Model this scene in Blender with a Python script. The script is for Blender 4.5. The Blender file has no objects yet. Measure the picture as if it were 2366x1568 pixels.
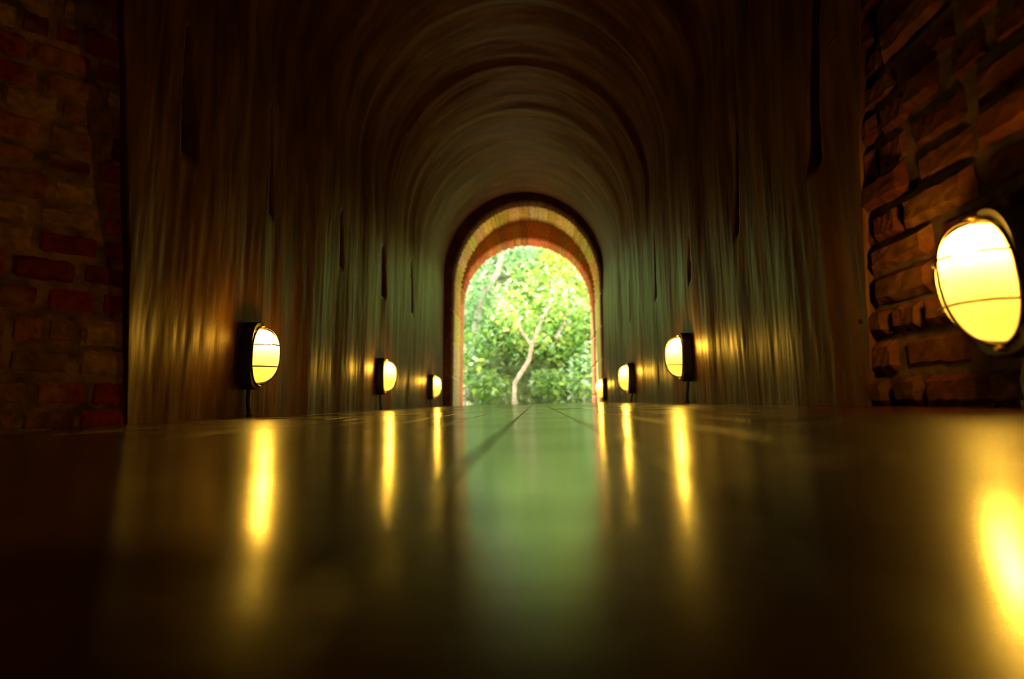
import bpy, bmesh, math, random
import numpy as np
from mathutils import Vector, Matrix
S = bpy.context.scene
C = S.collection
R = math.radians
PI = math.pi

# ---------------------------------------------------------------- camera
CAM_H = 0.032
FPX = 1100.0
cd = bpy.data.cameras.new('camera')
cam = bpy.data.objects.new('camera', cd); C.objects.link(cam)
cd.sensor_width = 36; cd.lens = FPX/2366*36
cd.clip_start = 0.002; cd.clip_end = 200
cam.location = (0, 0, CAM_H)
cam.rotation_euler = (R(90+7.407), 0, R(2.890))
cd.dof.use_dof = True; cd.dof.focus_distance = 1.66; cd.dof.aperture_fstop = 1.5
cd.dof.aperture_blades = 0
S.camera = cam
# ---------------------------------------------------------------- world, sun, exposure
w = bpy.data.worlds.new('world'); S.world = w; w.use_nodes = True
bgn = w.node_tree.nodes['Background']
bgn.inputs[0].default_value = (0.95, 1.0, 0.97, 1); bgn.inputs[1].default_value = 3.9
sd = bpy.data.lights.new('sun', 'SUN'); sd.energy = 24.0; sd.angle = R(1.0); sd.color = (1, 0.96, 0.84)
sun = bpy.data.objects.new('sun', sd); C.objects.link(sun)
sun.rotation_euler = (R(-15), R(-14), 0)
# unseen fill light, added behind the camera to lift the dark left brick wall
pd = bpy.data.lights.new('fill_light', 'POINT'); pd.energy = 4.5; pd.color = (1.0, 0.50, 0.08); pd.shadow_soft_size = 0.05
pb = bpy.data.objects.new('fill_light', pd); C.objects.link(pb); pb.location = (0.70, -0.85, 0.30)
S.view_settings.view_transform = 'Standard'; S.view_settings.look = 'None'
S.view_settings.gamma = 1; S.view_settings.exposure = 0
S.cycles.use_denoising = True
S.cycles.max_bounces = 10; S.cycles.diffuse_bounces = 5; S.cycles.glossy_bounces = 5
S.cycles.transparent_max_bounces = 12
S.cycles.sample_clamp_indirect = 6
LAMP_COL = (1.0, 0.55, 0.06)
LAMP_E = 600.0

# ---------------------------------------------------------------- helpers
def tag(o, label=None, cat=None, group=None, kind=None):
    if label: o['label'] = label
    if cat: o['category'] = cat
    if group: o['group'] = group
    if kind: o['kind'] = kind
    return o
def empty(name, loc, rz=0):
    o = bpy.data.objects.new(name, None); C.objects.link(o)
    o.location = loc; o.rotation_euler.z = rz; o.empty_display_size = 0.05
    return o
def link_mesh(name, verts, faces, mat, parent=None, smooth=False):
    me = bpy.data.meshes.new(name)
    me.from_pydata([tuple(map(float, v)) for v in verts], [], faces)
    me.update()
    if mat: me.materials.append(mat)
    if smooth: me.polygons.foreach_set('use_smooth', [True]*len(me.polygons))
    o = bpy.data.objects.new(name, me); C.objects.link(o)
    if parent: o.parent = parent
    return o
def add_uv(o, uvs):
    me = o.data; ul = me.uv_layers.new(name='uv')
    li = np.zeros(len(me.loops), dtype=np.int32); me.loops.foreach_get('vertex_index', li)
    ul.data.foreach_set('uv', np.asarray(uvs, dtype=np.float32)[li].ravel())
def color_attr(o, cols):                      # one colour per vertex
    a = o.data.color_attributes.new('tone', 'FLOAT_COLOR', 'POINT')
    a.data.foreach_set('color', np.asarray(cols, dtype=np.float32).ravel())
_rng = np.random.RandomState(11)
_tab = _rng.rand(256, 256)
def vnoise(x, y):
    xi = np.floor(x).astype(int); yi = np.floor(y).astype(int)
    fx = x-xi; fy = y-yi
    fx = fx*fx*(3-2*fx); fy = fy*fy*(3-2*fy)
    a = _tab[xi % 256, yi % 256]; b = _tab[(xi+1) % 256, yi % 256]
    c = _tab[xi % 256, (yi+1) % 256]; d = _tab[(xi+1) % 256, (yi+1) % 256]
    return (a*(1-fx)+b*fx)*(1-fy)+(c*(1-fx)+d*fx)*fy-0.5
class Geo:
    def __init__(s): s.v = []; s.f = []
    def grid(s, rows, close_u=False, close_v=False):
        n0 = len(s.v); nr = len(rows); nc = len(rows[0])
        for r in rows: s.v += [tuple(p) for p in r]
        for i in range(nr if close_u else nr-1):
            for j in range(nc if close_v else nc-1):
                i2 = (i+1) % nr; j2 = (j+1) % nc
                s.f.append((n0+i*nc+j, n0+i*nc+j2, n0+i2*nc+j2, n0+i2*nc+j))
    def ngon(s, pts):
        n0 = len(s.v); s.v += [tuple(p) for p in pts]; s.f.append(tuple(range(n0, n0+len(pts))))
    def tube(s, pts, rad, n=8, closed=False, cap=True):
        pts = [Vector(p) for p in pts]; m = len(pts)
        rads = rad if isinstance(rad, (list, tuple)) else [rad]*m
        rows = []; up = None
        for i, p in enumerate(pts):
            if closed: t = pts[(i+1) % m]-pts[i-1]
            else: t = pts[min(i+1, m-1)]-pts[max(i-1, 0)]
            t.normalize()
            if up is None: up = Vector((0, 0, 1)) if abs(t.z) < 0.9 else Vector((1, 0, 0))
            a = t.cross(up).normalized(); b = a.cross(t).normalized(); up = b
            rows.append([p+rads[i]*(math.cos(2*PI*k/n)*a+math.sin(2*PI*k/n)*b) for k in range(n)])
        s.grid(rows, close_u=closed, close_v=True)
        if cap and not closed:
            s.ngon(rows[0][::-1]); s.ngon(rows[-1])
    def box(s, x0, x1, y0, y1, z0, z1):
        n0 = len(s.v)
        s.v += [(x, y, z) for z in (z0, z1) for y in (y0, y1) for x in (x0, x1)]
        for q in ((0, 2, 3, 1), (4, 5, 7, 6), (0, 1, 5, 4), (2, 6, 7, 3), (0, 4, 6, 2), (1, 3, 7, 5)):
            s.f.append(tuple(n0+k for k in q))
    def build(s, name, mat, parent=None, smooth=False):
        return link_mesh(name, s.v, s.f, mat, parent, smooth)

# ---------------------------------------------------------------- materials
def newmat(name):
    m = bpy.data.materials.new(name); m.use_nodes = True
    nt = m.node_tree; N = nt.nodes; L = nt.links
    return m, N, L, N['Principled BSDF']
def nd(N, typ, **kw):
    n = N.new(typ)
    for k, v in kw.items():
        if k in n.inputs.keys(): n.inputs[k].default_value = v
        else: setattr(n, k, v)
    return n
def ramp(N, stops):
    r = N.new('ShaderNodeValToRGB'); e = r.color_ramp.elements
    while len(e) < len(stops): e.new(0.5)
    for i, (p, c) in enumerate(stops): e[i].position = p; e[i].color = (*c, 1)
    return r
def uvnoise(N, L, coord, su, sv, detail=4, rough=0.55):
    mp = nd(N, 'ShaderNodeMapping'); mp.inputs['Scale'].default_value = (su, sv, 1)
    L.new(coord, mp.inputs[0])
    n = nd(N, 'ShaderNodeTexNoise', Scale=1.0, Detail=detail, Roughness=rough)
    L.new(mp.outputs[0], n.inputs['Vector'])
    return n.outputs['Fac']

def plaster():
    m, N, L, B = newmat('trowelled_plaster')
    uv = nd(N, 'ShaderNodeUVMap', uv_map='uv').outputs[0]
    streak = uvnoise(N, L, uv, 2.6, 13, 5, .5)
    broad = uvnoise(N, L, uv, 0.9, 5, 3, .5)
    fine = uvnoise(N, L, uv, 8, 70, 4, .6)
    spots = uvnoise(N, L, uv, 60, 110, 2, .5)
    r1 = ramp(N, [(0.25, (0.046, 0.015, 0.0015)), (0.50, (0.092, 0.036, 0.0035)), (0.72, (0.155, 0.075, 0.009))])
    L.new(streak, r1.inputs[0])
    r2 = ramp(N, [(0.38, (0.55, 0.26, 0.18)), (0.58, (1, 1, 1))])
    L.new(broad, r2.inputs[0])
    mx = nd(N, 'ShaderNodeMix', data_type='RGBA', blend_type='MULTIPLY'); mx.inputs[0].default_value = 0.8
    L.new(r1.outputs[0], mx.inputs[6]); L.new(r2.outputs[0], mx.inputs[7])
    r3 = ramp(N, [(0.27, (0.15, 0.08, 0.05)), (0.33, (1, 1, 1))]); L.new(spots, r3.inputs[0])
    mx2 = nd(N, 'ShaderNodeMix', data_type='RGBA', blend_type='MULTIPLY'); mx2.inputs[0].default_value = 0.8
    L.new(mx.outputs[2], mx2.inputs[6]); L.new(r3.outputs[0], mx2.inputs[7])
    L.new(mx2.outputs[2], B.inputs['Base Color'])
    rr = nd(N, 'ShaderNodeMapRange'); rr.inputs[3].default_value = 0.36; rr.inputs[4].default_value = 0.60; B.inputs['Specular IOR Level'].default_value = 0.15; B.inputs['Specular Tint'].default_value = (1, 0.75, 0.3, 1)
    L.new(broad, rr.inputs[0]); L.new(rr.outputs[0], B.inputs['Roughness'])
    b1 = nd(N, 'ShaderNodeBump', Strength=0.25, Distance=0.012); L.new(streak, b1.inputs['Height'])
    b2 = nd(N, 'ShaderNodeBump', Strength=0.25, Distance=0.0025)
    L.new(fine, b2.inputs['Height']); L.new(b1.outputs[0], b2.inputs['Normal'])
    L.new(b2.outputs[0], B.inputs['Normal'])
    return m
def brick(name='old_brick', patch=(0.70, 0.46, 0.13), amt=0.45, sc=3.2):
    m, N, L, B = newmat(name)
    at = nd(N, 'ShaderNodeAttribute', attribute_name='tone')
    g = nd(N, 'ShaderNodeTexCoord').outputs['Object']
    n1 = nd(N, 'ShaderNodeTexNoise', Scale=sc, Detail=4.0); L.new(g, n1.inputs['Vector'])
    n2 = nd(N, 'ShaderNodeTexNoise', Scale=38.0, Detail=6.0); L.new(g, n2.inputs['Vector'])
    rp = ramp(N, [(0.53, (0, 0, 0)), (0.60, (1, 1, 1))]); L.new(n1.outputs['Fac'], rp.inputs[0])
    sc_ = nd(N, 'ShaderNodeMath', operation='MULTIPLY'); sc_.inputs[1].default_value = amt
    L.new(rp.outputs[0], sc_.inputs[0])
    mx = nd(N, 'ShaderNodeMix', data_type='RGBA'); L.new(sc_.outputs[0], mx.inputs[0])
    L.new(at.outputs['Color'], mx.inputs[6]); mx.inputs[7].default_value = (*patch, 1)
    r2 = ramp(N, [(0.3, (0.55, 0.5, 0.45)), (0.65, (1.1, 1.1, 1.1))]); L.new(n2.outputs['Fac'], r2.inputs[0])
    m2 = nd(N, 'ShaderNodeMix', data_type='RGBA', blend_type='MULTIPLY'); m2.inputs[0].default_value = 1
    L.new(mx.outputs[2], m2.inputs[6]); L.new(r2.outputs[0], m2.inputs[7])
    L.new(m2.outputs[2], B.inputs['Base Color']); B.inputs['Roughness'].default_value = 0.85; B.inputs['Specular IOR Level'].default_value = 0.12
    b = nd(N, 'ShaderNodeBump', Strength=0.7, Distance=0.006); L.new(n2.outputs['Fac'], b.inputs['Height'])
    L.new(b.outputs[0], B.inputs['Normal'])
    return m
def plain(name, col, rough=0.6, metal=0.0, noise=0.0, sc=30):
    m, N, L, B = newmat(name)
    B.inputs['Roughness'].default_value = rough; B.inputs['Metallic'].default_value = metal
    g = nd(N, 'ShaderNodeTexCoord').outputs['Object']
    n = nd(N, 'ShaderNodeTexNoise', Scale=float(sc), Detail=4.0); L.new(g, n.inputs['Vector'])
    lo = tuple(c*(1-noise) for c in col); hi = tuple(min(1, c*(1+noise)) for c in col)
    r = ramp(N, [(0.35, lo), (0.65, hi)]); L.new(n.outputs['Fac'], r.inputs[0])
    L.new(r.outputs[0], B.inputs['Base Color'])
    return m
def tile_mat():
    m, N, L, B = newmat('glazed_floor_tile')
    at = nd(N, 'ShaderNodeAttribute', attribute_name='tone')
    L.new(at.outputs['Color'], B.inputs['Base Color'])
    g = nd(N, 'ShaderNodeTexCoord').outputs['Object']
    n = nd(N, 'ShaderNodeTexNoise', Scale=14.0, Detail=4.0); L.new(g, n.inputs['Vector'])
    rr = nd(N, 'ShaderNodeMapRange'); rr.inputs[1].default_value = .3; rr.inputs[2].default_value = .7
    rr.inputs[3].default_value = 0.15; rr.inputs[4].default_value = 0.21
    B.inputs['Coat Weight'].default_value = 0.32; B.inputs['Coat Roughness'].default_value = 0.35; B.inputs['Coat IOR'].default_value = 1.28
    L.new(n.outputs['Fac'], rr.inputs[0]); L.new(rr.outputs[0], B.inputs['Roughness'])
    B.inputs['IOR'].default_value = 1.36
    mp = nd(N, 'ShaderNodeMapping'); mp.inputs['Scale'].default_value = (2, 55, 2); L.new(g, mp.inputs[0])
    n2 = nd(N, 'ShaderNodeTexNoise', Scale=1.0, Detail=2.0); L.new(mp.outputs[0], n2.inputs['Vector'])
    b = nd(N, 'ShaderNodeBump', Strength=0.40, Distance=0.002); L.new(n2.outputs['Fac'], b.inputs['Height'])
    L.new(b.outputs[0], B.inputs['Normal'])
    return m
def glass_mat():
    m, N, L, B = newmat('frosted_lamp_glass')
    N.remove(B)
    out = N['Material Output']
    tl = nd(N, 'ShaderNodeBsdfTranslucent'); tl.inputs[0].default_value = (1.0, 0.86, 0.75, 1)
    tr = nd(N, 'ShaderNodeBsdfTransparent'); tr.inputs[0].default_value = (1.0, 0.93, 0.7, 1)
    gl = nd(N, 'ShaderNodeBsdfGlossy'); gl.inputs['Roughness'].default_value = 0.15
    g = nd(N, 'ShaderNodeTexCoord').outputs['Object']
    wv = nd(N, 'ShaderNodeTexWave', bands_direction='Z', Scale=70.0, Distortion=0.0)
    L.new(g, wv.inputs['Vector'])
    b = nd(N, 'ShaderNodeBump', Strength=0.5, Distance=0.002); L.new(wv.outputs['Fac'], b.inputs['Height'])
    L.new(b.outputs[0], tl.inputs['Normal']); L.new(b.outputs[0], gl.inputs['Normal'])
    a = nd(N, 'ShaderNodeMixShader'); a.inputs[0].default_value = 0.6
    L.new(tl.outputs[0], a.inputs[1]); L.new(tr.outputs[0], a.inputs[2])
    c = nd(N, 'ShaderNodeMixShader'); c.inputs[0].default_value = 0.05
    L.new(a.outputs[0], c.inputs[1]); L.new(gl.outputs[0], c.inputs[2])
    L.new(c.outputs[0], out.inputs['Surface'])
    return m
def emit_mat(name, col, e):
    m, N, L, B = newmat(name)
    B.inputs['Base Color'].default_value = (*col, 1)
    B.inputs['Emission Color'].default_value = (*col, 1); B.inputs['Emission Strength'].default_value = e
    return m
def leaf_mat():
    m, N, L, B = newmat('leaf')
    at = nd(N, 'ShaderNodeAttribute', attribute_name='tone')
    L.new(at.outputs['Color'], B.inputs['Base Color']); B.inputs['Roughness'].default_value = 0.45
    tl = nd(N, 'ShaderNodeBsdfTranslucent'); L.new(at.outputs['Color'], tl.inputs[0])
    a = nd(N, 'ShaderNodeMixShader'); a.inputs[0].default_value = 0.4
    L.new(B.outputs[0], a.inputs[1]); L.new(tl.outputs[0], a.inputs[2])
    L.new(a.outputs[0], N['Material Output'].inputs['Surface'])
    return m
M_pl = plaster(); M_brick = brick(); M_brick_r = brick('red_brick', (0.15, 0.075, 0.02), 0.4, 6.0)
M_brick_o = brick('orange_brick', (0.45, 0.20, 0.09), 0.35, 7.0)
M_mortar = plain('dark_mortar', (0.075, 0.042, 0.018), 0.95, 0, 0.5, 25)
M_stone = brick('yellow_stone', (0.74, 0.64, 0.20), 0.5, 6.0)
M_tile = tile_mat(); M_grout = plain('dark_grout', (0.012, 0.006, 0.004), 0.8, 0, 0.3)
M_glass = glass_mat(); M_bulb = emit_mat('glowing_bulb', LAMP_COL, LAMP_E)
M_black = plain('black_lamp_housing', (0.018, 0.015, 0.012), 0.55, 0.0, 0.2, 60)
M_brass = plain('brass_screw', (0.55, 0.33, 0.10), 0.3, 0.9, 0.2, 90)
M_wire = plain('dark_guard_wire', (0.06, 0.035, 0.018), 0.35, 0.6, 0.2, 90)
M_leaf = leaf_mat(); M_bark = plain('pale_bark', (0.52, 0.46, 0.38), 0.9, 0, 0.35, 20)
M_soil = plain('leafy_soil', (0.10, 0.13, 0.035), 0.95, 0, 0.6, 6)

# ---------------------------------------------------------------- tunnel shell
XL, XR = -1.134, 0.832
Y_END = 5.85
SLOPE = 0.0255                                   # the floor falls to the left
lamps = [('L', 1.815, 0.210), ('L', 3.395, 0.212), ('L', 5.05, 0.186),
         ('R', 0.846, 0.238), ('R', 2.630, 0.272), ('R', 4.145, 0.231), ('R', 5.740, 0.180)]
def profile(xl, xr, spring, apex, n_wall, n_arc, z0=-0.08):
    """points (x,z), outward normals, arc length, starting at the foot of the left wall"""
    P = []
    for i in range(n_wall): P.append((xl, z0+(spring-z0)*i/n_wall))
    xc = (xl+xr)/2; w_ = (xr-xl)/2
    for i in range(n_arc+1):
        a = PI-PI*i/n_arc
        P.append((xc+w_*math.cos(a), spring+(apex-spring)*math.sin(a)))
    for i in range(1, n_wall+1): P.append((xr, spring-(spring-z0)*i/n_wall))
    P = np.array(P)
    T = np.gradient(P, axis=0); T /= np.linalg.norm(T, axis=1)[:, None]
    Nn = np.stack([-T[:, 1], T[:, 0]], 1)
    s_ = np.concatenate([[0], np.cumsum(np.linalg.norm(np.diff(P, axis=0), axis=1))])
    return P, Nn, s_
NW, NA = 70, 90
P, Nn, s_ = profile(XL, XR, 1.60, 2.675, NW, NA)
# rows run along the tunnel, closer together near the camera
ys = [0.0]
while ys[-1] < 1: ys.append(ys[-1]+0.0026)
vv = np.array(ys); nrow = len(vv)
zz = P[:, 1]
edgeL = np.interp(zz, [-0.05, 0.42, 0.78, 1.13, 3], [1.294, 1.231, 1.18, 1.13, 1.02])
edgeR = np.interp(zz, [0.02, 0.386, 0.718, 1.05, 3], [1.245, 1.208, 1.178, 1.138, 1.05])
mixx = np.clip((P[:, 0]-XL)/(XR-XL), 0, 1)
edge = edgeL*(1-mixx)+edgeR*mixx + 0.012*vnoise(s_*6, s_*0+3.3)
U, V = np.meshgrid(s_, vv)                       # V 0..1
Yg = edge[None, :] + (Y_END-edge[None, :])*(0.45*V+0.55*V*V)
Ug = U
Zg = np.repeat(zz[None, :], nrow, 0)
vault = np.clip((Zg-1.3)/0.8, 0, 1)
d = 0.030*vnoise(Ug*0.7, Yg*2.0)+0.018*vnoise(Ug*1.1+9, Yg*6.5)
d += 0.009*vnoise(Ug*1.5+5, Yg*11+Ug*.6)+0.0032*vnoise(Ug*3+1, Yg*36+Ug*1.1)+.0025*vnoise(Ug*9+1, Yg*80+Ug*2)
# the vault is made of short rings, each set a little in or out of the last
ring = Yg/0.58
rk = np.floor(ring); rf = ring-rk
roff = _tab[(rk.astype(int)*7) % 256, 5]-0.5
roff2 = _tab[((rk+1).astype(int)*7) % 256, 5]-0.5
st = np.clip((rf-0.88)/0.12, 0, 1)
d += (0.010+0.045*vault)*(roff*(1-st)+roff2*st)
d += vault*0.035*(1-rf)
# flat spot behind every lamp
for side, ly, lz in lamps:
    sx = XL if side == 'L' else XR
    near = np.exp(-(((Yg-ly)/0.13)**4+((Zg-lz)/0.22)**4))*(np.abs(P[None, :, 0]-sx) < 0.1)
    d = d*(1-near) + near*0.003
# the tall narrow slots between rings
slots = [('L', 1.425, 0.84, 1.26, .035), ('L', 1.93, 0.84, 1.30, .022), ('L', 2.645, 0.83, 1.15, .02), ('L', 3.45, 0.82, 1.2, .03),
         ('L', 4.25, 0.84, 1.3, .03), ('R', 1.375, 0.73, 1.40, .034), ('R', 1.955, 0.73, 1.14, .022), ('R', 2.52, 0.68, 0.90, .022),
         ('R', 3.29, 0.74, 1.22, .025), ('R', 4.2, 0.74, 1.1, .025)]
for side, sy, za, zb, wd in slots:
    sx = XL if side == 'L' else XR
    t = np.clip((Zg-za)/(zb-za), 0, 1)
    half = wd*(1-t)**0.7*np.where((Zg >= za) & (Zg <= zb), 1, 0)
    cy = sy-0.13*(Zg-za)+0.006*vnoise(Zg*14, Zg*0+2)
    inside = np.clip((half-np.abs(Yg-cy))/0.006+0.5, 0, 1)*(half > 0.001)*(np.abs(P[None, :, 0]-sx) < 0.02)
    d = d + 0.11*inside
X3 = P[None, :, 0]+Nn[None, :, 0]*d
Z3 = P[None, :, 1]+Nn[None, :, 1]*d
def shell(name, j0, j1):
    ncol = j1-j0+1
    vs = np.stack([X3[:, j0:j1+1], Yg[:, j0:j1+1], Z3[:, j0:j1+1]], 2).reshape(-1, 3)
    fs = [(i*ncol+j, i*ncol+j+1, (i+1)*ncol+j+1, (i+1)*ncol+j) for i in range(nrow-1) for j in range(ncol-1)]
    uv = np.stack([Ug[:, j0:j1+1], Yg[:, j0:j1+1]], 2).reshape(-1, 2)
    n0 = len(vs)                                  # the plaster's broken front edge, 5 cm thick
    back = np.stack([P[j0:j1+1, 0]+Nn[j0:j1+1, 0]*0.035, Yg[0, j0:j1+1]+0.02, P[j0:j1+1, 1]+Nn[j0:j1+1, 1]*0.035], 1)
    vs = np.concatenate([vs, back]); uv = np.concatenate([uv, np.stack([Ug[0, j0:j1+1], Yg[0, j0:j1+1]-.05], 1)])
    fs += [(j, n0+j, n0+j+1, j+1) for j in range(ncol-1)]
    o = link_mesh(name, vs, fs, M_pl, smooth=True); add_uv(o, uv)
    tag(o, kind='structure'); return o
shell('wall_left', 0, NW); shell('ceiling', NW, NW+NA); shell('wall_right', NW+NA, 2*NW+NA)

# ---------------------------------------------------------------- brick walls beside the camera
def brick_wall(name, p0, dirv, nrm, length, height, mat, tones, mortar=None, bk=-0.02, lip=-0.018, course=0.068, blen=0.20, seed=1, mort=0.011, jit=0.006, z0=-0.06):
    rnd = random.Random(seed); p0 = Vector(p0); dv = Vector(dirv).normalized(); nv = Vector(nrm).normalized()
    vs = []; fs = []; cols = []; matid = []
    def quad(a, b, c, e, col, mi):
        n0 = len(vs); vs.extend([a, b, c, e]); fs.append((n0, n0+1, n0+2, n0+3)); cols.extend([(*col, 1)]*4); matid.append(mi)
    dn = Vector((0, 0, -0.09)); quad(p0+nv*bk+dn, p0+dv*length+nv*bk+dn, p0+dv*length+nv*bk+Vector((0, 0, height)), p0+nv*bk+Vector((0, 0, height)), (0.05, 0.03, 0.01), 1)
    z = z0; k = 0
    while z < height:
        ch = course*rnd.uniform(0.88, 1.12); x = -rnd.random()*blen
        while x < length:
            bl = blen*rnd.choice((1, 1, 0.5, 0.85))*rnd.uniform(0.93, 1.07)
            a = max(x, 0)+mort/2; b = min(x+bl, length)-mort/2
            x += bl
            if b-a < 0.02: continue
            col = rnd.choice(tones); f_ = rnd.uniform(0.7, 1.25); col = tuple(c*f_ for c in col)
            out = rnd.uniform(-jit, jit)
            n0 = len(vs); nx, nz = 9, 5
            for jz in range(nz+1):
                for jx in range(nx+1):
                    u = a+(b-a)*jx/nx; v_ = z+mort/2+(ch-mort)*jz/nz
                    e = 0.0
                    if jx in (0, nx) or jz in (0, nz): e = lip
                    u += rnd.uniform(-1, 1)*0.0018; v_ += rnd.uniform(-1, 1)*0.0030
                    q = p0+dv*u+nv*(out+e+rnd.uniform(-1, 1)*0.0016); q.z += v_
                    vs.append(q); cols.append((*col, 1))
            for jz in range(nz):
                for jx in range(nx):
                    i0 = n0+jz*(nx+1)+jx; fs.append((i0, i0+1, i0+nx+2, i0+nx+1)); matid.append(0)
        z += ch
    o = link_mesh(name, vs, fs, mat); o.data.materials.append(mortar or M_mortar); color_attr(o, cols)
    o.data.polygons.foreach_set('material_index', matid)
    tag(o, kind='structure'); return o
M_pale = plain('pale_mortar', (0.34, 0.20, 0.07), 0.9, 0, 0.6, 18)
reds = [(0.52, 0.065, 0.025), (0.46, 0.055, 0.02), (0.54, 0.10, 0.03), (0.42, 0.055, 0.02), (0.60, 0.36, 0.10), (0.27, 0.04, 0.02)]
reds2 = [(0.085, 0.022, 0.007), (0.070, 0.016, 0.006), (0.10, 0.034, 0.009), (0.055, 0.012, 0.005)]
a50 = R(50)
pl = Vector((XL-0.012, 1.303, 0)); dl = Vector((-math.sin(a50), -math.cos(a50), 0)); nl = Vector((math.cos(a50), -math.sin(a50), 0))
brick_wall('wall_front_left', pl, dl, nl, 0.78, 3.0, M_brick, reds, mortar=M_pale, bk=-0.007, lip=-0.011, blen=0.13, course=0.078, seed=3)
pl2 = pl+dl*0.75
brick_wall('wall_side_left', pl2, (0, -1, 0), (1, 0, 0), 2.0, 3.0, M_brick, reds, seed=4)
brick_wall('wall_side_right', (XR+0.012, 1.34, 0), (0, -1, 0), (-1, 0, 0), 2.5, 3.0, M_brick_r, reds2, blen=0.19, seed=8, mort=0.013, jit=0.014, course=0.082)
g = Geo(); g.box(pl2.x-0.1, XR+0.1, -1.25, -1.12, -0.1, 3.05)
o = g.build('wall_back', M_mortar); tag(o, kind='structure')
g = Geo(); g.box(pl2.x-0.3, XR+0.2, -1.25, 1.5, 2.96, 3.1)
o = g.build('ceiling_near', M_mortar); tag(o, kind='structure')
g = Geo(); g.box(-2.2, XL-0.16, 1.33, 1.50, -0.1, 3.1); g.box(XL-.17, XL-.05, 1.352, 1.366, -0.1, 3.1); g.box(XR+0.10, XR+.4, 1.33, 1.50, -0.1, 3.1)  # unseen filler boxes, added to stop daylight leaking in through the gaps
g.box(XL-.2, XR+.2, 1.33, 1.5, 2.75, 3.1); g.box(pl2.x-0.25, pl2.x-0.06, -1.25, 1.34, -0.1, 3.1); g.box(XR+0.06, XR+0.2, -1.25, 1.34, -0.1, 3.1)
o = g.build('light_block', M_mortar); tag(o, kind='structure')

# ---------------------------------------------------------------- far end: three stepped arches
def arc_pts(prof, n_w=10, n_a=40):
    xl, xr, sp, ap = prof
    P_, N_, s = profile(xl, xr, sp, ap, n_w, n_a); return P_
def arch_block(name, front, y0, y1, outer, inner, mat, tones, blocks, seed=0, depth_jit=0.01, wobble=0.0):
    """ring of stones: front face between the profiles, and the inner face (intrados) running back to y1"""
    rnd = random.Random(seed); vs = []; fs = []; cols = []
    n = 16*blocks; nw = 60
    Po = arc_pts(outer, nw, n); Pi = arc_pts(inner, nw, n); m = len(Po)
    cuts = []; j = 0; tone = None; tl = []
    for j in range(m):
        if j % 16 == 0: tone = tuple(c*rnd.uniform(.8, 1.2) for c in rnd.choice(tones))
        tl.append(tone)
    def strip(A, B):
        n0 = len(vs)
        for row in (A, B):
            for q in row: vs.append(q)
        for t_ in (tl, tl): cols.extend([(*c, 1) for c in t_])
        for j in range(m-1): fs.append((n0+j, n0+j+1, n0+m+j+1, n0+m+j))
    wob = [wobble*math.sin(j*0.9+seed)+rnd.uniform(-1, 1)*wobble for j in range(m)]
    def pr(Pp, y, dz=0.0, grow=0.0):
        c = np.array([(inner[0]+inner[1])/2, inner[2]])
        out = []
        for j, p in enumerate(Pp):
            v = p-c; l = np.linalg.norm(v); q = p+v/l*(grow+dz*wob[j]/max(wobble, 1e-9)*(p[1] > inner[2]))
            joint = 0.012 if j % 16 == 0 else 0
            q = q+v/l*joint*(1 if grow is not None else 0)
            out.append((q[0], y, q[1]))
        return out
    bev = 0.02
    strip(pr(Po, y0), pr(Pi, y0, wobble, bev))
    strip(pr(Pi, y0, wobble, bev), pr(Pi, y0+bev, wobble))
    ns = 4
    prev = pr(Pi, y0+bev, wobble)
    for k in range(1, ns+1):
        cur = pr(Pi, y0+bev+(y1-y0-bev)*k/ns, wobble); strip(prev, cur); prev = cur
    strip(prev, pr(Po, y1))
    o = link_mesh(name, vs, fs, mat); color_attr(o, cols); tag(o, kind='structure'); return o
PA = (XL-0.15, XR+0.15, 1.60, 2.95)
PB = (-1.045, 0.815, 1.50, 2.575)
PC = (-1.045, 0.790, 1.40, 2.31)
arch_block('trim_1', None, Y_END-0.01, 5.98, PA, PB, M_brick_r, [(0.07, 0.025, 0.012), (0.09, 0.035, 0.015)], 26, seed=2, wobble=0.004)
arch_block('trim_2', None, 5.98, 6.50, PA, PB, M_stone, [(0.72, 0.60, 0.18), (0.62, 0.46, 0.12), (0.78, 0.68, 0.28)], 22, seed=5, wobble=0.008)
arch_block('trim_3', None, 6.50, 6.82, (XL-.4, XR+.4, 1.6, 3.2), PC, M_brick_o, [(0.66, 0.28, 0.11), (0.60, 0.23, 0.09), (0.70, 0.32, 0.14)], 30, seed=6, wobble=0.008)

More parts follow.
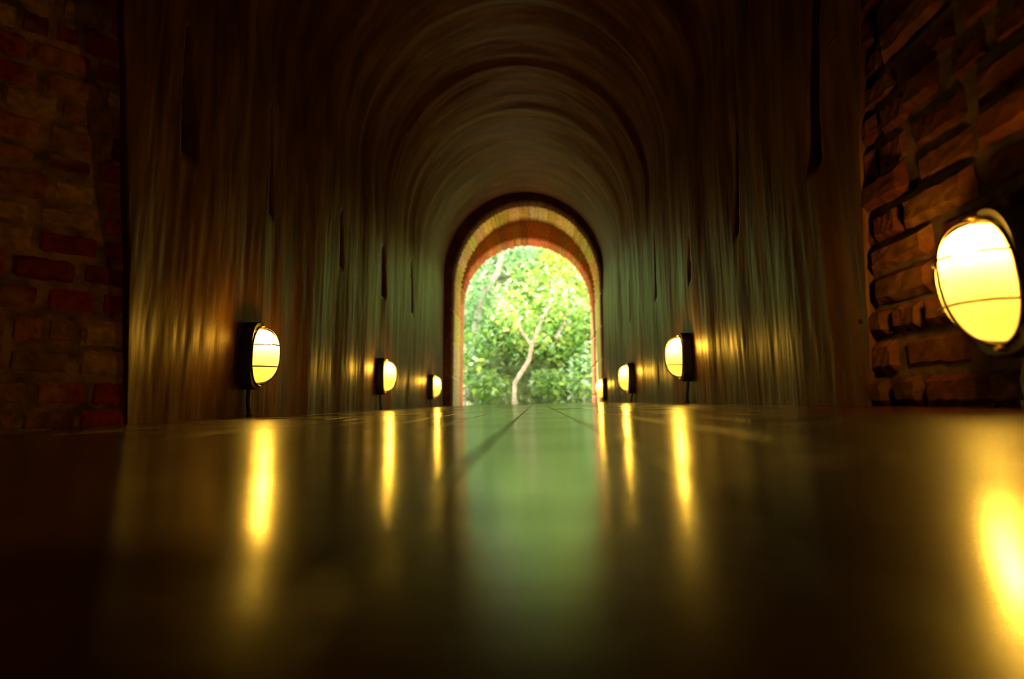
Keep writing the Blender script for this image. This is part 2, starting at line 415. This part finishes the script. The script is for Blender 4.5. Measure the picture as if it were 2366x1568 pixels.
# ---------------------------------------------------------------- floor: long glazed tiles laid along the tunnel
def build_floor():
    rnd = random.Random(21); TW, TL = 0.1045, 0.192; G_ = 0.0042
    UU = [-1, -.996, -.98, -.5, 0, .5, .98, .996, 1]; VV = [-1, -.998, -.985, -.6, -.3, 0, .3, .6, .985, .998, 1]
    vs = []; fs = []; cols = []
    lane0 = -0.0385                       # the joint just left of the camera
    k0 = int(math.floor((-2.0-lane0)/TW)); k1 = int(math.ceil((1.2-lane0)/TW))
    for k in range(k0, k1):
        x0 = lane0+k*TW; off = rnd.random()*TL if k not in (-1, 0) else {-1: 0.10, 0: 0.148}[k]
        y = -1.1+((off+1.1) % TL)-TL
        while y < 6.95:
            sm = 1.0 if y > .5 else .6
            tx = rnd.gauss(0, 0.0016)*sm; ty = rnd.gauss(0, 0.0022)*sm; dz = rnd.gauss(0, 0.0003)
            if k < 0: dz -= 0.0008
            f_ = rnd.uniform(0.7, 1.3); base = rnd.choice([(0.050, 0.007, 0.003), (0.038, 0.006, 0.003), (0.060, 0.012, 0.004)])
            col = (*(c*f_ for c in base), 1)
            n0 = len(vs); nx, ny = len(UU)-1, len(VV)-1
            a, b = x0+G_/2, x0+TW-G_/2; c_, d_ = y+G_/2, y+TL-G_/2
            for j in range(ny+1):
                for i in range(nx+1):
                    # rows bunch up at the edges so the rounded lip is narrow
                    uu = UU[i]; wv = VV[j]
                    X = (a+b)/2+uu*(b-a)/2; Y = (c_+d_)/2+wv*(d_-c_)/2
                    eu = 1.0 if abs(uu) > .999 else 0.0; ev = 1.0 if abs(wv) > .999 else 0.0
                    z = SLOPE*X + dz + tx*(X-(a+b)/2)+ty*(Y-(c_+d_)/2) - 0.0012*max(eu, ev)-0.00002*(uu*uu)-0.00004*wv*wv
                    z += 0.00008*math.sin(X*31+k)*math.sin(Y*23+k*2.1)
                    vs.append((X, Y, z)); cols.append(col)
            for j in range(ny):
                for i in range(nx):
                    q = n0+j*(nx+1)+i; fs.append((q, q+1, q+nx+2, q+nx+1))
            y += TL
    nt = len(fs)
    n0 = len(vs)
    vs += [(-2.3, -1.3, SLOPE*-2.3-0.0022), (1.3, -1.3, SLOPE*1.3-0.0022), (1.3, 7.0, SLOPE*1.3-0.0022), (-2.3, 7.0, SLOPE*-2.3-0.0022)]
    cols += [(0.01, 0.006, 0.004, 1)]*4; fs.append((n0, n0+1, n0+2, n0+3))
    o = link_mesh('floor', vs, fs, M_tile, smooth=True); o.data.materials.append(M_grout); color_attr(o, cols)
    mi = np.zeros(len(fs), dtype=np.int32)
    for p in o.data.polygons:
        if abs(p.normal.z) < 0.9: p.use_smooth = False
    mi[nt:] = 1; o.data.polygons.foreach_set('material_index', mi)
    tag(o, kind='structure')
build_floor()

# ---------------------------------------------------------------- bulkhead lamps
def oval(a, b, n=48, e=2.6):
    out = []
    for k in range(n):
        t = 2*PI*k/n; c, s = math.cos(t), math.sin(t)
        out.append((a*abs(c)**(2/e)*(1 if c >= 0 else -1), b*abs(s)**(2/e)*(1 if s >= 0 else -1)))
    return out
GA, GB, GP, X0 = 0.047, 0.105, 0.075, 0.047     # glass half width, half height, depth; front of the housing
def dome_x(y, z, off=0.0, e=2.7):
    q = (abs(y)/(GA+off))**e+(abs(z)/(GB+off))**e
    return X0+(GP+off)*max(0.0, 1-q)**(1/e)
def make_lamp():
    root = empty('bulkhead_lamp', (0, 0, 0))
    g = Geo()
    rows = []
    for x, s in ((-0.030, 0.97), (0.0, 0.98), (0.004, 1.0), (0.038, 0.985), (0.044, 0.965), (0.047, 0.93), (0.047, 0.82), (0.038, 0.80), (0.034, 0.5), (0.034, 0.02)):
        rows.append([(x, y*s, z*(1-(1-s)*0.5) if s > .9 else z*s) for y, z in oval(0.060, 0.133, e=3.0)])
    g.grid(rows, close_v=True); g.build('housing', M_black, root, smooth=False)
    g = Geo(); rows = []
    for i in range(15):
        t = math.sin(i/14*PI/2)
        x = X0-0.004 if i == 0 else X0
        s = t
        sc_ = max(1e-3, (1-s**2.3))**(1/2.3)
        rows.append([(X0+GP*s, y*sc_, z*sc_) for y, z in oval(GA, GB, 56, 2.25)])
    rows.insert(0, [(X0-0.008, y, z) for y, z in oval(GA, GB, 56, 2.25)])
    g.grid(rows, close_v=True); g.build('glass', M_glass, root, smooth=True)
    # bulb: a pear turned on its side, fixed in the upper half
    g = Geo(); rows = []
    for i in range(13):
        t = i/12; r_ = 0.017*math.sin(PI*min(1, t*0.93+0.07))**0.6
        z = 0.080-0.050*t
        rows.append([(X0+0.030+r_*math.cos(2*PI*k/16), r_*math.sin(2*PI*k/16), z) for k in range(16)])
    g.grid(rows, close_v=True); g.ngon(rows[0]); g.ngon(rows[-1][::-1])
    g.build('bulb', M_bulb, root, smooth=True)
    g = Geo(); rr_ = 0.0023
    n = 40; pts = []
    for i in range(n+1):
        t = PI*i/n; e = 2.3
        sx = abs(math.sin(t))**(2/e); cz = abs(math.cos(t))**(2/e)*(1 if math.cos(t) >= 0 else -1)
        pts.append((X0+(GP+0.008)*sx, 0, (GB+0.008)*cz))
    g.tube(pts, rr_, 8)
    for zb in (0.040, -0.044):
        k_ = (1-(abs(zb)/(GB+0.008))**2.3)**(1/2.3); pts = []
        for i in range(n+1):
            t = PI*i/n; sx = abs(math.sin(t))**(2/2.3); cy = abs(math.cos(t))**(2/2.3)*(1 if math.cos(t) >= 0 else -1)
            pts.append((X0+(GP+0.006)*k_*sx, (GA+0.006)*k_*cy, zb))
        g.tube(pts, rr_, 8)
    g.tube([(X0+0.002, y, z) for y, z in oval(GA+0.006, GB+0.007, 48, 2.25)], rr_*1.2, 8, closed=True)
    g.build('wire_guard', M_wire, root, smooth=True)
    for s in (1, -1):
        g = Geo()
        g.tube([(X0-0.003, 0, s*0.1185), (X0+0.008, 0, s*0.1185), (X0+0.013, 0, s*0.1185)], [0.0058, 0.0058, 0.0035], 10)
        g.build('screw', M_brass, root, smooth=True)
    return root
proto = make_lamp()
def copy_lamp(src):
    r = src.copy(); C.objects.link(r)
    for ch in list(src.children):
        c = ch.copy(); C.objects.link(c); c.parent = r
    return r
lab = ['black oval bulkhead lamp on the left wall, nearest and largest on that side',
       'glowing oval bulkhead lamp on the left wall, middle one of that row',
       'small glowing bulkhead lamp on the left wall, farthest and beside the exit arch',
       'large blurred bulkhead lamp on the brick wall at the right picture edge',
       'glowing bulkhead lamp on the right plaster wall with sharp black housing and conduit',
       'glowing bulkhead lamp on the right plaster wall, second smallest on that side',
       'smallest glowing bulkhead lamp, low on the right wall beside the exit arch']
made = []
for i, (side, ly, lz) in enumerate(lamps):
    r = proto if i == 0 else copy_lamp(proto)
    r.location = (XL if side == 'L' else XR, ly, lz); r.rotation_euler.z = 0 if side == 'L' else PI
    r.rotation_euler.x = R(5) if i == 3 else 0
    tag(r, lab[i], 'lamp', 'bulkhead lamps along the tunnel walls'); made.append(r)
for i, (side, ly, lz) in enumerate(lamps):                    # conduit from the housing down to the floor
    sgn = 1 if side == 'L' else -1
    zf = SLOPE*(XL if side == 'L' else XR)-lz
    g = Geo(); zt = -0.122
    g.tube([(0.013, 0, zt), (0.012, 0.003, zt-0.02), (0.016, -0.004, (zt+zf)/2), (0.022, 0.002, zf+0.006), (0.022, 0.002, zf)], 0.0085, 10)
    g.tube([(0.022, 0.002, zf+0.001), (0.022, 0.002, zf+0.012)], 0.014, 10)
    g.build('conduit', M_black, made[i], smooth=True)

# ---------------------------------------------------------------- outside: bank and plants
def terrain():
    vs = []; fs = []; nx, ny = 50, 60
    for j in range(ny+1):
        for i in range(nx+1):
            X = -9+18*i/nx; Y = 6.75+11*j/ny
            z = -0.06+np.interp(Y, [6.7, 9.2, 12.5, 18], [-0.02, 0.0, 4.2, 13.0])+0.35*float(vnoise(np.array(X*1.1), np.array(Y*1.3)))*min(1, max(0, (Y-8.6)))
            vs.append((X, Y, z))
    for j in range(ny):
        for i in range(nx): q = j*(nx+1)+i; fs.append((q, q+1, q+nx+2, q+nx+1))
    o = link_mesh('ground', vs, fs, M_soil, smooth=True); tag(o, kind='structure')
terrain()
g = Geo(); g.box(-3.2, 3.0, 6.97, 8.05, -0.2, -0.035)  # pale slab added outside to bounce sunlight up onto the far arches
o = g.build('bounce_slab', plain('pale_bounce', (0.60, 0.42, 0.22), 0.8, 0, 0.15, 9)); tag(o, kind='structure')
greens = [(0.34, 0.58, 0.08), (0.46, 0.68, 0.14), (0.20, 0.42, 0.10), (0.62, 0.74, 0.24), (0.42, 0.66, 0.30)]
yell = [(0.82, 0.78, 0.22), (0.66, 0.76, 0.18), (0.85, 0.76, 0.42), (0.50, 0.68, 0.16)]
cool = [(0.28, 0.54, 0.20), (0.42, 0.64, 0.36), (0.60, 0.74, 0.52), (0.18, 0.36, 0.14)]
def leaves(centres, radii, count, size, tones, seed):
    rnd = random.Random(seed); vs = []; fs = []; cols = []
    for _ in range(count):
        k = rnd.randrange(len(centres)); c = centres[k]; r_ = radii[k]
        v = Vector((rnd.gauss(0, 1), rnd.gauss(0, 1), rnd.gauss(0, 1))).normalized()*r_*rnd.random()**0.4
        p = Vector(c)+v; L_ = size*rnd.uniform(0.6, 1.3); W = L_*rnd.uniform(0.28, 0.42)
        m = Matrix.Rotation(rnd.uniform(0, 2*PI), 3, 'Z') @ Matrix.Rotation(rnd.uniform(-1.2, 0.9), 3, 'Y') @ Matrix.Rotation(rnd.uniform(-.7, .7), 3, 'X')
        pts = [(0, 0, 0), (L_*.35, W, .02*L_), (L_*.75, W*.7, -.06*L_), (L_, 0, -.22*L_), (L_*.75, -W*.7, -.06*L_), (L_*.35, -W, .02*L_), (L_*.5, 0, -.09*L_)]
        n0 = len(vs)
        for q in pts: vs.append(p+m @ Vector(q))
        fs += [(n0, n0+1, n0+6), (n0+1, n0+2, n0+6), (n0+2, n0+3, n0+6), (n0+3, n0+4, n0+6), (n0+4, n0+5, n0+6), (n0+5, n0, n0+6)]
        t = rnd.choice(tones); f_ = rnd.uniform(0.75, 1.25); cols += [(*(min(.9, c_*f_) for c_ in t), 1)]*7
    return vs, fs, cols
def plant(name, base, limbs, blobs, count, size, tones, label, cat, seed):
    root = empty(name, base); b = Vector(base)
    g = Geo()
    for pts, r0, r1 in limbs:
        pp = [Vector(p)-b for p in pts]; n = len(pp)
        g.tube(pp, [r0+(r1-r0)*i/(n-1) for i in range(n)], 8)
    if limbs: g.build('trunk', M_bark, root, smooth=True)
    vs, fs, cols = leaves([tuple(Vector(c)-b) for c, r_ in blobs], [r_ for c, r_ in blobs], count, size, tones, seed)
    o = link_mesh('foliage', vs, fs, M_leaf, root); color_attr(o, cols)
    tag(root, label, cat); return root
plant('sapling', (-0.38, 8.3, -0.05), [([(-0.38, 8.3, -0.08), (-0.37, 8.3, 0.35), (-0.12, 8.28, 0.75), (-0.07, 8.25, 1.0)], .040, .032),
      ([(-0.07, 8.25, 1.0), (-0.25, 8.2, 1.25), (-0.30, 8.2, 1.45)], .026, .018),
      ([(-0.07, 8.25, 1.0), (0.10, 8.3, 1.45), (0.28, 8.3, 1.75)], .030, .014),
      ([(0.35, 8.4, 1.15), (0.50, 8.4, 1.40), (0.60, 8.4, 1.75)], .030, .018)],
      [((-0.45, 8.4, 1.5), .35), ((0.35, 8.5, 1.85), .4), ((0.6, 8.4, 1.6), .3), ((0.0, 8.7, 1.3), .4)], 420, 0.13, greens,
      'sapling with a pale crooked forked trunk just outside the arch', 'tree', 1)
plant('tree', (-1.4, 9.4, 0.0), [([(-1.4, 9.4, -0.1), (-1.25, 9.4, 1.2), (-1.1, 9.3, 2.1), (-0.75, 9.3, 2.6), (-0.65, 9.3, 3.1)], .09, .055)],
      [((-1.25, 9.3, 2.0), .5), ((-0.9, 9.5, 3.2), .6), ((-1.5, 9.4, 2.8), .6), ((-0.3, 9.6, 3.2), .5)], 900, 0.15, cool,
      'tree with grey trunk seen at the upper left of the arch opening', 'tree', 2)
plant('bush', (-1.3, 8.6, 0.0), [([(-1.3, 8.6, -0.1), (-1.25, 8.6, 0.5)], .03, .015)],
      [((-1.2, 8.6, 0.45), .42), ((-0.85, 8.7, 0.30), .35), ((-1.4, 8.7, 0.9), .42), ((-1.0, 8.9, 1.1), .4)], 1000, 0.12, greens[:3]+cool,
      'deep green bush at the lower left of the arch opening', 'bush', 3)
plant('bush', (0.85, 8.7, 0.0), [([(0.85, 8.7, -0.1), (0.85, 8.7, 0.5)], .03, .015)],
      [((0.85, 8.7, 0.4), .4), ((0.45, 8.8, 0.3), .35), ((1.1, 8.9, 0.8), .4), ((0.15, 8.9, 0.35), .3)], 1000, 0.11, cool+greens[:2],
      'blue-green bush at the lower right of the arch opening', 'bush', 4)
plant('tree', (1.5, 9.6, 0.1), [([(1.5, 9.6, 0), (1.4, 9.6, 1.4), (1.0, 9.6, 2.6)], .07, .03)],
      [((0.75, 9.5, 3.05), .5), ((1.1, 9.6, 2.7), .5), ((0.4, 9.8, 3.2), .4), ((1.2, 9.5, 2.1), .4)], 850, 0.14, yell,
      'sunlit yellow-green tree at the upper right of the arch opening', 'tree', 5)
plant('bush', (0.1, 10.1, 1.0), [([(0.1, 10.1, 0.8), (0.1, 10.1, 1.6)], .04, .02)],
      [((0.1, 10.0, 2.0), .6), ((-0.6, 10.0, 1.9), .5), ((0.9, 10.1, 1.8), .5), ((0.2, 10.3, 2.8), .5), ((-0.2, 9.9, 1.3), .5), ((0.7, 9.9, 1.0), .4)], 1900, 0.13, greens+yell[:1],
      'mid green bush filling the middle of the arch opening', 'bush', 6)
plant('bush', (-1.2, 10.4, 1.4), [([(-1.2, 10.4, 1.2), (-1.2, 10.4, 2.0)], .04, .02)],
      [((-1.4, 10.3, 2.2), .6), ((-0.9, 10.3, 1.6), .5), ((-1.7, 10.3, 1.4), .5)], 1000, 0.12, cool+greens[3:],
      'pale green bush behind the crooked sapling, left side of the slope', 'bush', 7)
vs, fs, cols = [], [], []
cs = []; rs = []
rr = random.Random(9)
for _ in range(170):
    X = rr.uniform(-3.4, 3.2); Y = rr.uniform(9.6, 13.4)
    cs.append((X, Y, float(np.interp(Y, [9.2, 12.5, 18], [0.0, 4.2, 13.0]))+rr.uniform(.05, .4))); rs.append(rr.uniform(.25, .5))
vs, fs, cols = leaves(cs, rs, 6500, 0.14, greens+cool+yell[:2], 10)
o = link_mesh('undergrowth', vs, fs, M_leaf); color_attr(o, cols)
tag(o, 'leafy green undergrowth covering the slope behind the bushes', 'undergrowth', kind='stuff')
